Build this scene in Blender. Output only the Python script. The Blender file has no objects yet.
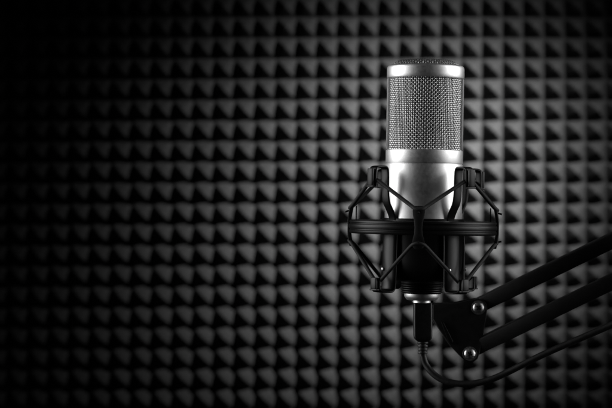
import bpy, bmesh, math, random
from mathutils import Vector, Matrix
random.seed(7)
S = bpy.context.scene
C = S.collection
U = 0.000658            # one modelling unit in metres (microphone body radius = 38.5 units = 25 mm)
PI = math.pi

# ------------------------------------------------------------------ helpers
def link(name, bm, mats, parent=None, smooth=True, sharp=35):
    bmesh.ops.remove_doubles(bm, verts=bm.verts, dist=1e-7)
    bmesh.ops.recalc_face_normals(bm, faces=bm.faces)
    me = bpy.data.meshes.new(name)
    bm.to_mesh(me); bm.free()
    for m in (mats if isinstance(mats, (list, tuple)) else [mats]):
        me.materials.append(m)
    if smooth:
        me.polygons.foreach_set('use_smooth', [True]*len(me.polygons))
        me.set_sharp_from_angle(angle=math.radians(sharp))
    o = bpy.data.objects.new(name, me)
    C.objects.link(o)
    if parent: o.parent = parent
    return o

def thing(name, label, cat, loc=(0, 0, 0), rot=(0, 0, 0)):
    o = bpy.data.objects.new(name, None)
    C.objects.link(o)
    o.empty_display_size = .02
    o.location = loc; o.rotation_euler = rot
    o['label'] = label; o['category'] = cat
    return o

def lathe(bm, prof, n=128, closed=False, a0=0, a1=2*PI):
    """prof: list of (r, h) in units, revolved round z."""
    full = abs(a1-a0-2*PI) < 1e-6
    cnt = n if full else n+1
    rings = []
    for r, h in prof:
        rings.append([bm.verts.new((r*U*math.cos(a0+(a1-a0)*k/n), r*U*math.sin(a0+(a1-a0)*k/n), h*U)) for k in range(cnt)])
    m = len(prof)
    for i in range(m if closed else m-1):
        A, B = rings[i], rings[(i+1) % m]
        for k in range(n):
            j = (k+1) % cnt
            bm.faces.new((A[k], A[j], B[j], B[k]))
    if closed and not full:
        bm.faces.new([R[0] for R in rings]); bm.faces.new([R[-1] for R in rings][::-1])
    return rings

def cap(bm, ring):
    bm.faces.new(ring)

def chaikin(pts, it=2, closed=False):
    pts = [Vector(p) for p in pts]
    for _ in range(it):
        out = []
        n = len(pts)
        if not closed: out.append(pts[0])
        for i in range(n if closed else n-1):
            a, b = pts[i], pts[(i+1) % n]
            out.append(a*.75+b*.25); out.append(a*.25+b*.75)
        if not closed: out.append(pts[-1])
        pts = out
    return pts

def tube(bm, pts, r, n=10, closed=False, scale=1.0, radii=None):
    """sweep a circle along points (already in metres)."""
    pts = [Vector(p) for p in pts]
    N = len(pts)
    ref = Vector((0, 0, 1))
    prev = None
    rings = []
    for i, p in enumerate(pts):
        if closed: t = (pts[(i+1) % N]-pts[i-1])
        elif i == 0: t = pts[1]-pts[0]
        elif i == N-1: t = pts[-1]-pts[-2]
        else: t = pts[i+1]-pts[i-1]
        t.normalize()
        if prev is None:
            u = t.orthogonal().normalized()
        else:
            u = prev - t*prev.dot(t)
            u.normalize()
        prev = u
        v = t.cross(u)
        rr = radii[i] if radii else r
        rings.append([bm.verts.new(p+(u*math.cos(2*PI*k/n)+v*math.sin(2*PI*k/n))*rr) for k in range(n)])
    for i in range(N if closed else N-1):
        A, B = rings[i], rings[(i+1) % N]
        off = 0
        if closed and i == N-1:
            d = [(A[0].co-B[k].co).length for k in range(n)]
            off = d.index(min(d))
        for k in range(n):
            bm.faces.new((A[k], A[(k+1) % n], B[(k+1+off) % n], B[(k+off) % n]))
    if not closed:
        bm.faces.new(rings[0][::-1]); bm.faces.new(rings[-1])

def box(bm, c, sx, sy, sz, M=None, bev=0.0):
    r = bmesh.ops.create_cube(bm, size=1)
    vs = r['verts']
    for v in vs:
        v.co = Vector((v.co.x*sx, v.co.y*sy, v.co.z*sz))
    if bev:
        es = list({e for v in vs for e in v.link_edges})
        rb = bmesh.ops.bevel(bm, geom=es, offset=bev, segments=2, affect='EDGES', profile=.5)
        vs = list({v for f in rb['faces'] for v in f.verts} | {v for v in vs if v.is_valid})
    for v in vs:
        if M is not None: v.co = M @ v.co
        v.co += Vector(c)
    return vs

def prism(bm, poly, y0, y1, bev=0.0):
    """polygon in x,z (metres) extruded along y, with bevelled edges."""
    a = [bm.verts.new((x, y0, z)) for x, z in poly]
    b = [bm.verts.new((x, y1, z)) for x, z in poly]
    fs = [bm.faces.new(a), bm.faces.new(b[::-1])]
    n = len(poly)
    for i in range(n):
        fs.append(bm.faces.new((a[i], b[i], b[(i+1) % n], a[(i+1) % n])))
    bmesh.ops.recalc_face_normals(bm, faces=fs)
    if bev:
        es = [e for f in fs[:2] for e in f.edges]
        bmesh.ops.bevel(bm, geom=es, offset=bev, segments=3, affect='EDGES', profile=.5)

# ------------------------------------------------------------------ materials
def mat(name, base, rough, metal=0.0, spec=0.5, noise=None, bump=None, aniso=0.0, roughvar=None, sheen=0, coat=0):
    m = bpy.data.materials.new(name); m.use_nodes = True
    nt = m.node_tree; nd = nt.nodes; lk = nt.links
    p = nd['Principled BSDF']
    p.inputs['Base Color'].default_value = (base, base, base, 1)
    p.inputs['Roughness'].default_value = rough
    p.inputs['Metallic'].default_value = metal
    p.inputs['Specular IOR Level'].default_value = spec
    p.inputs['Anisotropic'].default_value = aniso
    p.inputs['Sheen Weight'].default_value = sheen
    p.inputs['Coat Weight'].default_value = coat
    tc = nd.new('ShaderNodeTexCoord')
    def noi(scale, detail=4):
        t = nd.new('ShaderNodeTexNoise'); t.inputs['Scale'].default_value = scale
        t.inputs['Detail'].default_value = detail
        lk.new(tc.outputs['Object'], t.inputs['Vector'])
        return t
    if noise:
        sc, amt = noise
        t = noi(sc)
        r = nd.new('ShaderNodeMapRange')
        r.inputs['From Min'].default_value = .3; r.inputs['From Max'].default_value = .7
        r.inputs['To Min'].default_value = base*(1-amt); r.inputs['To Max'].default_value = base*(1+amt)
        lk.new(t.outputs['Fac'], r.inputs['Value'])
        lk.new(r.outputs['Result'], p.inputs['Base Color'])
    if roughvar:
        sc, amt = roughvar
        t = noi(sc)
        r = nd.new('ShaderNodeMapRange')
        r.inputs['From Min'].default_value = .3; r.inputs['From Max'].default_value = .7
        r.inputs['To Min'].default_value = rough-amt; r.inputs['To Max'].default_value = rough+amt
        lk.new(t.outputs['Fac'], r.inputs['Value'])
        lk.new(r.outputs['Result'], p.inputs['Roughness'])
    if bump:
        sc, st, dist = bump
        t = noi(sc, 3)
        b = nd.new('ShaderNodeBump'); b.inputs['Strength'].default_value = st; b.inputs['Distance'].default_value = dist
        lk.new(t.outputs['Fac'], b.inputs['Height'])
        lk.new(b.outputs['Normal'], p.inputs['Normal'])
    return m

M_silver = mat('satin_nickel', .66, .45, 1.0, roughvar=(400, .04), noise=(1500, .05), bump=(5200, .30, .00006))
M_wire = mat('grille_wire', .68, .38, 1.0)
M_screen = mat('fill_screen', .36, .6, .6, noise=(900, .3))
M_chrome = mat('plated_steel', .6, .36, 1.0, roughvar=(900, .08), bump=(700, .5, .0004))
M_black = mat('black_painted_steel', .005, .36, 0.0, .22, roughvar=(900, .02), bump=(4000, .12, .00003))
M_blackm = mat('black_matt_metal', .005, .55, 0.0, .25, roughvar=(300, .08), bump=(3000, .2, .00005))
M_elastic = mat('black_elastic', .008, .7, 0.0, .4, noise=(2500, .5), bump=(4000, .5, .0001))
M_plastic = mat('black_plastic', .005, .42, 0.0, .3, roughvar=(700, .06), bump=(5000, .15, .00004))
M_rubber = mat('black_rubber', .006, .5, 0.0, .35, roughvar=(500, .08))
M_capsule = mat('capsule_gold', .12, .4, .8)
M_foam = mat('charcoal_foam', .05, .95, 0.0, spec=.1, noise=(55, .10), bump=(900, .7, .0006))

# ------------------------------------------------------------------ camera frame
D = 1.20                                  # camera to microphone
ROLL = math.radians(1.0)
CAMX = -117.4*U
BASE = (-93*math.sin(ROLL)*U, 0, -93*math.cos(ROLL)*U)

def W(px, py, y):
    """world point at depth y that lies in the direction measured off the photograph."""
    k = (D+y)/D*U
    return Vector((CAMX+(px-306)*k, y, (204-py)*k))

# ------------------------------------------------------------------ foam panel
def build_foam():
    yb = 0.80                             # valley plane
    pitch = 20.62*U*(D+yb)/D
    H = pitch*0.71
    nx, ny = 62, 44
    x0c = W(502.5, 141.3, yb)             # a lower left cell corner
    ix0 = 36; iz0 = 22
    n = 12
    flat = .05                            # half width of the flat valley, share of a pitch
    bm = bmesh.new()
    X0 = x0c.x-ix0*pitch; Z0 = x0c.z-iz0*pitch
    cols = nx*n+1; rows = ny*n+1
    amp = [[1+random.uniform(-.03, .02) for _ in range(ny)] for _ in range(nx)]
    tip = [[(random.uniform(-.02, .02), random.uniform(-.02, .02)) for _ in range(ny)] for _ in range(nx)]
    grid = []
    for j in range(rows):
        row = []
        for i in range(cols):
            ci = min(i//n, nx-1); cj = min(j//n, ny-1)
            u = (i/n-ci)*2-1; v = (j/n-cj)*2-1
            d = (abs(u)**7+abs(v)**7)**(1/7)
            s = min(1.0, max(0.0, (1-flat*2-d)/(1-flat*2)))
            h = s**.80*amp[ci][cj]
            # slightly rounded tip and softly curved root, as in cut foam
            h = h-.08*max(0, 1-d/.34)**2
            tx, tz = tip[ci][cj]
            row.append(bm.verts.new((X0+(i/n+tx*s)*pitch, yb-H*h, Z0+(j/n+tz*s)*pitch)))
        grid.append(row)
    for j in range(rows-1):
        for i in range(cols-1):
            bm.faces.new((grid[j][i], grid[j][i+1], grid[j+1][i+1], grid[j+1][i]))
    # solid backing behind the pyramids
    e = 0.02
    bnd = [grid[0][i] for i in range(cols)]+[grid[j][-1] for j in range(1, rows)]+[grid[-1][i] for i in range(cols-2, -1, -1)]+[grid[j][0] for j in range(rows-2, 0, -1)]
    back = [bm.verts.new((v.co.x, yb+e, v.co.z)) for v in bnd]
    L = len(bnd)
    for k in range(L):
        bm.faces.new((bnd[k], back[k], back[(k+1) % L], bnd[(k+1) % L]))
    bm.faces.new(back)
    ctr = Vector((X0+nx*pitch/2, yb+e, Z0))
    for v in bm.verts: v.co -= ctr
    o = link('acoustic_foam_panel', bm, M_foam, smooth=True, sharp=20)
    o.location = ctr
    o['label'] = 'dark grey pyramid acoustic foam panel covering the whole wall behind the microphone'
    o['category'] = 'acoustic foam'
    return o
build_foam()

# ------------------------------------------------------------------ microphone
mic = thing('microphone', 'silver condenser microphone with woven grille standing upright in the shock mount', 'microphone', BASE, (0, ROLL, 0))
R = 38.5
# body
bm = bmesh.new()
prof = [(30, 146.6), (36.6, 146.7), (37.7, 146.8), (38.3, 146.3), (38.5, 145), (38.5, 134.0), (38.3, 133.5), (37.9, 133.35), (37.9, 132.7), (38.3, 132.55), (38.5, 132.1),
        (38.5, 76), (38.5, 40), (38.0, 34), (35, 26), (29, 19), (21, 15)]
r_ = lathe(bm, prof, 160)
cap(bm, r_[-1])
link('body', bm, M_silver, mic)
# thread and collar
bm = bmesh.new()
prof = [(18, 16)]
h = 14.5
for k in range(5):
    prof += [(20.6, h), (20.8, h-.5), (20.6, h-1.0), (19.3, h-1.5)]
    h -= 2.2
prof += [(19, h), (18, h)]
lathe(bm, prof, 96)
link('thread', bm, M_black, mic)
bm = bmesh.new()
prof = [(16, 4.4), (17.2, 4.2), (17.6, 3.6), (17.5, .6), (16.6, -.8), (15.6, -2.2), (14.8, -2.9), (13.6, -3.2), (9, -3.2), (9, -5.6), (8.4, -6), (6, -6)]
r_ = lathe(bm, prof, 96)
cap(bm, r_[-1]); cap(bm, r_[0])
link('base_collar', bm, M_silver, mic)
# head band
bm = bmesh.new()
prof = [(35.0, 218), (37.6, 217.9), (38.3, 218.3), (38.6, 219), (38.7, 222), (38.6, 227.5), (38.3, 229.3), (37.3, 230.7), (35.8, 231.3), (34.2, 231.3), (33.8, 230.5), (33.8, 219), (35, 218)]
lathe(bm, prof, 160)
link('head_band', bm, M_silver, mic)
# side posts of the grille
for s in (0, PI):
    a = s+math.radians(-3)
    da = math.radians(16)
    bm = bmesh.new()
    lathe(bm, [(36.2, 147.5), (38.1, 147.5), (38.4, 148), (38.4, 217.6), (36.2, 217.6)], 8, closed=True, a0=a-da, a1=a+da)
    link('side_post', bm, M_silver, mic)
# woven grille
def woven():
    bm = bmesh.new()
    rg, wr, am = 35.9, .52, .38
    nv, nh = 104, 38
    z0, z1 = 146.5, 219
    for k in range(nv):
        a = 2*PI*k/nv
        pts = []
        m = nh*4
        for q in range(m+1):
            t = q/m
            z = z0+(z1-z0)*t
            ph = t*nh*PI + (PI if k % 2 else 0)
            r = rg+am*math.sin(ph)
            aa = a+math.radians(.35)*math.sin(t*5+k*1.7)
            pts.append((r*math.cos(aa)*U, r*math.sin(aa)*U, z*U))
        tube(bm, pts, wr*U, 5)
    for q in range(nh):
        t = (q+.5)/nh
        z = z0+(z1-z0)*t
        pts = []
        m = nv*4
        for i in range(m):
            b = 2*PI*i/m
            ph = (b*nv/(2*PI))*PI
            sg = -1 if q % 2 else 1
            r = rg-am*sg*math.cos(ph)
            pts.append((r*math.cos(b)*U, r*math.sin(b)*U, (z+.12*math.sin(b*3+q))*U))
        tube(bm, pts, wr*U, 5, closed=True)
    return bm
link('grille', woven(), M_wire, mic, sharp=80)
# woven dome on top
bm = bmesh.new()
Rd, hd = 33.8, 5.9
def dome(x, y):
    rr = min(1, math.hypot(x, y)/Rd)
    return 230.2+hd*(1-rr**8)
st = 2.35
kk = int(Rd/st)
for ax in (0, 1):
    for i in range(-kk, kk+1):
        c = i*st
        if abs(c) >= Rd-.6: continue
        lim = math.sqrt(Rd**2-c*c)
        m = max(8, int(lim*2/st*4))
        pts = []
        for q in range(m+1):
            s = -lim+2*lim*q/m
            x, y = (s, c) if ax == 0 else (c, s)
            w = .4*math.sin(s/st*PI+(PI if i % 2 else 0)+(PI/2))*(1 if ax == 0 else -1)
            pts.append((x*U, y*U, (dome(x, y)+w)*U))
        tube(bm, pts, .58*U, 5)
link('top_grille', bm, M_wire, mic, sharp=80)
# fine screen inside the grille, plain grey cylinder added to brighten the weave
bm = bmesh.new()
prof = [(34.6, 146.5), (34.6, 218), (33.2, 228), (31, 231.5), (22, 234.0), (10, 235.0), (.01, 235.2)]
lathe(bm, prof, 96)
link('fill_screen', bm, M_screen, mic)

# ------------------------------------------------------------------ shock mount
PHI = math.radians(7)
mount = thing('shock_mount', 'black spider shock mount with round ring and elastic cords holding the microphone', 'shock mount', BASE, (0, ROLL, 0))
def rad(r, deg, h):
    """deg measured from the front (towards the camera), positive to the right, before the mount's own turn."""
    a = math.radians(deg)-PHI
    return Vector((r*math.sin(a)*U, -r*math.cos(a)*U, h*U))
# outer ring with grooves
bm = bmesh.new()
prof = [(66, 63.5), (71.5, 62.7), (73.0, 63.1), (73.7, 64.2), (73.7, 65.8), (72.9, 66.6), (72.9, 67.4), (73.9, 68.0), (74.3, 69.5), (74.3, 70.8), (73.9, 71.9), (72.9, 72.5), (72.9, 73.2), (73.6, 73.9),
        (73.6, 75.0), (73.0, 75.9), (71.5, 76.4), (66, 75.9), (65.3, 75), (65.3, 64.4)]
lathe(bm, prof, 180, closed=True)
link('outer_ring', bm, M_black, mount)
# inner cup that screws on to the microphone base
bm = bmesh.new()
prof = [(38.9, 78.5), (40.3, 78.5), (40.8, 78), (40.8, 71), (40.2, 70), (39.6, 69.5), (39.6, 36), (39.0, 29), (36.5, 22), (31, 17.5), (24, 15.5), (21.3, 15.2), (21.3, 17), (34, 24), (38.9, 36)]
lathe(bm, prof, 144, closed=True)
link('inner_cup', bm, M_black, mount)

def strap(path, w, t, deg, name, it=2):
    """flat metal strap, path in (radius, height), swept with a width at right angles to it."""
    p2 = chaikin([(r, h, 0) for r, h in path], it)
    bm = bmesh.new()
    a = math.radians(deg)-PHI
    er = Vector((math.sin(a), -math.cos(a), 0)); et = Vector((math.cos(a), math.sin(a), 0)); ez = Vector((0, 0, 1))
    rings = []
    N = len(p2)
    for i, p in enumerate(p2):
        d = (p2[min(i+1, N-1)]-p2[max(i-1, 0)]).normalized()
        nr = Vector((-d.y, d.x, 0))
        sec = []
        ww = w(i/(N-1)) if callable(w) else w
        c = t*.3
        span = [ww/2-c, ww/3, ww/6, 0, -ww/6, -ww/3, -ww/2+c]
        section = [(x, -t/2) for x in span[::-1]]+[(ww/2, -t/2+c), (ww/2, t/2-c)]+[(x, t/2) for x in span]+[(-ww/2, t/2-c), (-ww/2, -t/2+c)]
        for sx, sn in section:
            q = p+nr*sn
            sec.append(bm.verts.new((er*(q.x-sx*sx/44)+ez*q.y+et*sx)*U))
        rings.append(sec)
    for A, B in zip(rings, rings[1:]):
        for k in range(len(A)):
            bm.faces.new((A[k], A[(k+1) % len(A)], B[(k+1) % len(A)], B[k]))
    bm.faces.new(rings[0]); bm.faces.new(rings[-1])
    return link(name, bm, M_black, mount, sharp=40)

def hook(deg, r, h, w, d, hh, parent):
    a = math.radians(deg)-PHI
    bm = bmesh.new()
    Mx = Matrix.Rotation(a, 3, 'Z')
    box(bm, rad(r, deg, h), w*U, d*U, hh*U, Mx, bev=.9*U)
    # keeper lip that stops the cord slipping off
    box(bm, rad(r-1, deg, h-hh*.5-.6), (w+2.5)*U, (d+1.6)*U, 1.6*U, Mx, bev=.5*U)
    return link('hook', bm, M_black, parent)

for deg in (-45, 45, 135, -135):
    if deg == 135: deg = 126
    s = strap([(40.5, 71), (40.5, 79), (44, 86), (50.5, 96), (50.8, 124), (52, 128.5), (56, 129), (63, 128.8), (66.5, 127.5), (67.2, 122), (67.2, 109)], 10, 2.2, deg, 'upper_arm')
    hook(deg, 69.2, 118.5, 7.5, 3.5, 17, s)
    s = strap([(40.5, 76), (41, 70), (44.5, 66), (45.5, 58), (45.8, 16), (46.2, 9), (48.5, 6.5), (54, 6.3), (59, 6.6), (60.5, 9), (60.5, 20)], lambda t: 20.5 if t < .62 else 20.5-9.5*min(1, (t-.62)/.25), 2.2, deg, 'lower_arm')
    hook(deg, 62.6, 14.5, 8, 3.5, 11.5, s)
    # assembly screw on the lower arm
    bm = bmesh.new()
    a = math.radians(deg)-PHI
    bmesh.ops.create_uvsphere(bm, u_segments=14, v_segments=8, radius=2.0*U)
    for v in bm.verts:
        v.co = Matrix.Rotation(a, 3, 'Z') @ Vector((v.co.x, v.co.y*.5, v.co.z))+rad(47.2, deg, 28)+Matrix.Rotation(a, 3, 'Z') @ Vector((-6*U, 0, 0))
    link('arm_screw', bm, M_chrome, mount)

# cord posts on the ring
for deg in (0, 90, 180, -90):
    bm = bmesh.new()
    a = math.radians(deg)-PHI
    er = Vector((math.sin(a), -math.cos(a), 0)); et = Vector((math.cos(a), math.sin(a), 0))
    pr = [(49.5, 3.2), (51, 5.0), (54.5, 6.2), (59, 5.4), (64, 4.0), (70, 3.7), (76, 4.2), (82, 5.6), (86, 6.0), (89.5, 5.4), (91, 4.0)]
    rings = []
    for h_, w_ in pr:
        th = 1.7
        ro = 73.9-2.4*max(0, abs(h_-70)-8)/13
        sec = []
        for sx, sn in ((-1, -.6), (-.7, -1), (.7, -1), (1, -.6), (1, .6), (.7, 1), (-.7, 1), (-1, .6)):
            sec.append(bm.verts.new((er*(ro+sn*th)+et*(sx*w_)+Vector((0, 0, h_)))*U))
        rings.append(sec)
    for A, B in zip(rings, rings[1:]):
        for k in range(8): bm.faces.new((A[k], A[(k+1) % 8], B[(k+1) % 8], B[k]))
    bm.faces.new(rings[0]); bm.faces.new(rings[-1])
    post = link('cord_post', bm, M_blackm, mount, sharp=50)
    for h0, h1 in ((86, 84.5), (55, 56.5)):
        bm = bmesh.new()
        tube(bm, [rad(71, deg, h0), rad(74.5, deg, h0+(h1-h0)*.6), rad(78.2, deg, h1-(h0-h1)*.4)], .9*U, 8)
        link('cord_peg', bm, M_blackm, post)

# thin guard wires on the ring
for deg in (92, -86):
    bm = bmesh.new()
    tube(bm, [rad(67, deg, 74), rad(67, deg, 90)], .6*U, 8)
    link('guide_pin', bm, M_black, mount)

# elastic cords
def cord_loop(post_h, hook_h, hook_r, dirn, name):
    pts = []
    for k in range(4):
        dp = k*90
        # round the post end
        pts += [rad(71, dp-5.5, post_h+dirn*1.5), rad(73.8, dp-2.5, post_h-dirn*1.2), rad(73.8, dp+2.5, post_h-dirn*1.2), rad(71, dp+5.5, post_h+dirn*1.5)]
        dh = dp+45
        pts += [rad(hook_r, dh-4.5, hook_h), rad(hook_r-1.2, dh, hook_h+dirn*.6), rad(hook_r, dh+4.5, hook_h)]
    fine = []
    n = len(pts)
    for i in range(n):
        a, b = pts[i], pts[(i+1) % n]
        fine.append(a)
        if (a-b).length > 15*U:
            fine += [a.lerp(b, .1), a.lerp(b, .9)]
    return chaikin(fine, 2, True)
for post_h, hook_h, hook_r, dirn, nm in ((89, 115.5, 65.0, 1, 'upper_cord'), (54, 17.5, 58.4, -1, 'lower_cord')):
    c = cord_loop(post_h, hook_h, hook_r, dirn, nm)
    bm = bmesh.new()
    tube(bm, c, 1.95*U, 10, closed=True)
    link(nm, bm, M_elastic, mount, sharp=80)

# bent bracket at the back of the ring, down to the boom joint
bm = bmesh.new()
for h0, h1, w_ in ((-14, 76, 8),):
    box(bm, rad(77, 180, (h0+h1)/2), w_*2*U, 3*U, (h1-h0)*U, Matrix.Rotation(-PHI, 3, 'Z'), bev=.8*U)
link('rear_bracket', bm, M_black, mount)

# ------------------------------------------------------------------ boom arm
yA = 0.050
boom = thing('boom_arm', 'black twin bar boom arm with two bright screws at its joint, lower right', 'boom arm', W(455, 330, yA))
org = Vector(boom.location)
def wl(px, py, y): return W(px, py, y)-org
# joint plates
poly_px = [(432, 304), (437, 303.2), (455, 302.5), (470, 299.2), (477, 298.2), (482.5, 299.6), (485.6, 303.5), (486.2, 309), (485, 317), (478.6, 352), (476.5, 358), (472, 361.3), (466, 361), (461, 357.5), (450, 346), (438, 328), (432, 318)]
for yy0, yy1 in ((yA-.0085, yA-.0060), (yA+.0060, yA+.0085)):
    bm = bmesh.new()
    prism(bm, [(wl(px, py, yA).x, wl(px, py, yA).z) for px, py in poly_px], yy0-yA, yy1-yA, bev=.0005)
    link('joint_plate', bm, M_blackm, boom, sharp=30)
# swivel block between the plates, with a sloping edge
bm = bmesh.new()
poly = [(430, 305), (450, 304), (456, 316), (453, 344), (446, 340), (436, 324)]
prism(bm, [(wl(px, py, yA).x, wl(px, py, yA).z) for px, py in poly], -.0058, .0058, bev=.0008)
link('swivel_block', bm, M_black, boom, sharp=30)
bm = bmesh.new()
poly = [(440.0, 321.0), (442.6, 321.6), (452.0, 340.5), (450.4, 343.5), (447.5, 341)]
prism(bm, [(wl(px, py, yA).x, wl(px, py, yA).z) for px, py in poly], -.0105, -.0086, bev=.0003)
link('swivel_flange', bm, M_black, boom, sharp=30)
# bars: square tubes running to the right and a little toward the viewer
def bar(p0, p1, w_, d_):
    bm = bmesh.new()
    t = (p1-p0); L = t.length; t.normalize()
    y = Vector((0, 1, 0)); y = (y-t*t.dot(y)).normalized(); z = t.cross(y)
    Mx = Matrix((t, y, z)).transposed()
    box(bm, (p0+p1)/2, L, d_, w_, Mx, bev=.0011)
    return link('bar', bm, M_blackm, boom, sharp=30)
for q0, q1 in (((477, 306.2), (612, 240.4)), ((468.5, 350.9), (612, 281.6))):
    a = wl(q0[0], q0[1], yA); b = wl(q1[0], q1[1], yA-.030)
    t = (b-a).normalized()
    bar(a-t*.004, a+t*(b-a).length*4.2, .0101, .0112)
# screws
for px, py in ((477.2, 307), (468.6, 352.6)):
    bm = bmesh.new()
    c = wl(px, py, yA)
    prof = [(.01, 2.9), (2.2, 2.85), (4.2, 2.4), (5.4, 1.5), (6.0, .4), (6.1, -.3), (6.1, -1.5)]
    lathe(bm, prof, 40)
    Mx = Matrix.Rotation(PI/2, 3, 'X')
    for v in bm.verts: v.co = Mx @ v.co+Vector((c.x, -.0087, c.z))
    sc = link('screw', bm, M_chrome, boom, sharp=40)
    bm = bmesh.new()
    rot = Matrix.Rotation(random.uniform(.2, 1.2), 3, 'Y')
    for sx, sz in ((5.6, 1.5), (1.5, 5.6)):
        box(bm, Vector((c.x, -.0087-2.7*U-(.02*U if sx > sz else 0), c.z)), sx*U, .9*U, sz*U, rot)
    link('cross_recess', bm, M_blackm, sc, smooth=False)
    bm = bmesh.new()
    lathe(bm, [(6.0, 0), (7.2, 0), (7.4, .3), (7.2, .9), (6.0, .9)], 40, closed=True)
    for v in bm.verts: v.co = Mx @ v.co+Vector((c.x, -.00855, c.z))
    link('washer', bm, M_chrome, sc, sharp=40)
    bm = bmesh.new()
    bmesh.ops.create_cone(bm, cap_ends=True, segments=24, radius1=2.6*U, radius2=2.6*U, depth=.020)
    for v in bm.verts: v.co = Mx @ v.co+Vector((c.x, .0025, c.z))
    link('bolt_shank', bm, M_chrome, sc, sharp=40)

# ------------------------------------------------------------------ cable
yC = 0.0
cab = thing('microphone_cable', 'black cable plugged into the microphone base, sagging below the boom arm', 'cable', W(422.8, 354, yC))
org = Vector(cab.location)
def cl(px, py, y=0): return W(px, py, y)-org
# plug body: rounded rectangle section
bm = bmesh.new()
rings = []
def rrect(w_, d_, c, n=5):
    out = []
    for cx, cy, a0 in ((w_-c, d_-c, 0), (-w_+c, d_-c, 90), (-w_+c, -d_+c, 180), (w_-c, -d_+c, 270)):
        for k in range(n):
            a = math.radians(a0+90*k/(n-1))
            out.append((cx+c*math.cos(a), cy+c*math.sin(a)))
    return out
for py, w_, cx in ((302.6, 8.4, 422.7), (303.2, 9.2, 422.7), (320, 9.3, 422.7), (335.5, 9.2, 422.8), (338.5, 8.6, 422.8), (340.0, 7.0, 422.8), (341.5, 5.2, 422.8)):
    c = cl(cx, py)
    rings.append([bm.verts.new((c.x+x*U, c.y+y*U, c.z)) for x, y in rrect(w_, min(w_, 7.5), 2.2)])
for A, B in zip(rings, rings[1:]):
    n = len(A)
    for k in range(n): bm.faces.new((A[k], A[(k+1) % n], B[(k+1) % n], B[k]))
bm.faces.new(rings[0]); bm.faces.new(rings[-1])
link('plug', bm, M_plastic, cab, sharp=35)
# ribbed strain relief
bm = bmesh.new()
prof = []
z = 341.5
for k in range(4):
    prof += [(5.2-.2*k, -(z)), (5.4-.2*k, -(z+.5)), (5.4-.2*k, -(z+2.0)), (5.1-.2*k, -(z+2.4)), (3.7, -(z+2.5)), (3.7, -(z+3.3))]
    z += 3.35
prof += [(3.6, -(z+1))]
r_ = lathe(bm, prof, 32); cap(bm, r_[0]); cap(bm, r_[-1])
for v in bm.verts: v.co += Vector((0, 0, 354*U))
link('strain_relief', bm, M_rubber, cab, sharp=40)
# cord
cp = [(422.8, 350, 0), (423.2, 357, 0), (425.5, 364.5, 0), (430.5, 371.5, -.002), (438.5, 378.3, -.004), (449, 382.4, -.006), (461, 384.3, -.008), (476, 383.6, -.010), (492, 379.5, -.012), (508, 372.3, -.014), (524, 364, -.017), (543, 354.6, -.020), (562, 346.2, -.023), (587, 335.6, -.027), (614, 324, -.031), (660, 302, -.04), (720, 272, -.05), (800, 232, -.06), (920, 170, -.08), (1040, 108, -.09)]
bm = bmesh.new()
tube(bm, chaikin([cl(px, py, y) for px, py, y in cp], 3), 3.3*U, 16)
link('cord', bm, M_rubber, cab, sharp=80)

# ------------------------------------------------------------------ lights
def aim(o, target):
    o.rotation_euler = (Vector(target)-Vector(o.location)).to_track_quat('-Z', 'Y').to_euler()
def area(name, loc, target, sx, sy, power, spread=180):
    l = bpy.data.lights.new(name, 'AREA'); l.shape = 'RECTANGLE'; l.size = sx; l.size_y = sy
    l.energy = power; l.spread = math.radians(spread)
    o = bpy.data.objects.new(name, l); C.objects.link(o); o.location = loc; aim(o, target)
    return o
def spot(name, loc, target, power, cone, blend, size):
    l = bpy.data.lights.new(name, 'SPOT'); l.energy = power; l.spot_size = math.radians(cone); l.spot_blend = blend; l.shadow_soft_size = size
    o = bpy.data.objects.new(name, l); C.objects.link(o); o.location = loc; aim(o, target)
    return o
ws = spot('wall_spot', (.43, .37, .44), W(415, 200, .8), 156, 76, 1.0, .05)
# added fall-off shapes the lamp's strength, a hot centre fading to a soft edge
l = ws.data; l.use_nodes = True
nt = l.node_tree; nd = nt.nodes; lk = nt.links
em = next(n for n in nd if n.type == 'EMISSION')
tc = nd.new('ShaderNodeTexCoord'); sp = nd.new('ShaderNodeSeparateXYZ'); lk.new(tc.outputs['Normal'], sp.inputs[0])
def M(op, a, b=None):
    n = nd.new('ShaderNodeMath'); n.operation = op
    for i, v in enumerate((a, b)):
        if v is None: continue
        if isinstance(v, (int, float)): n.inputs[i].default_value = v
        else: lk.new(v, n.inputs[i])
    return n.outputs[0]
az = M('ABSOLUTE', sp.outputs[2])
tx = M('DIVIDE', sp.outputs[0], az); ty = M('DIVIDE', sp.outputs[1], az)
q = M('ADD', M('ADD', M('MULTIPLY', M('MULTIPLY', tx, tx), 28.0), M('MULTIPLY', M('MULTIPLY', tx, ty), 22.0)), M('MULTIPLY', M('MULTIPLY', ty, ty), 20.1))
lk.new(M('EXPONENT', M('MULTIPLY', q, -1.6)), em.inputs['Strength'])
area('left_softbox', (-.48, -.04, .16), (0, -.06, .06), .74, .9, 1.75, 68)
area('right_softbox', (.47, -.15, .18), (0, -.14, .06), .70, .9, 1.7, 74)

w = bpy.data.worlds.new('World'); S.world = w; w.use_nodes = True
bg = w.node_tree.nodes['Background']
bg.inputs['Color'].default_value = (.6, .6, .6, 1); bg.inputs['Strength'].default_value = .002

# ------------------------------------------------------------------ camera
cam = bpy.data.cameras.new('camera'); co = bpy.data.objects.new('camera', cam); C.objects.link(co)
co.location = (CAMX, -D, 0); co.rotation_euler = (PI/2, 0, 0)
cam.sensor_width = 36; cam.lens = 36*D/(612*U)
cam.clip_start = .02; cam.clip_end = 50
cam.dof.use_dof = True; cam.dof.focus_distance = D-.02; cam.dof.aperture_fstop = 10.5
S.camera = co
S.view_settings.view_transform = 'Standard'; S.view_settings.look = 'None'; S.view_settings.exposure = 0
S.render.engine = 'CYCLES'
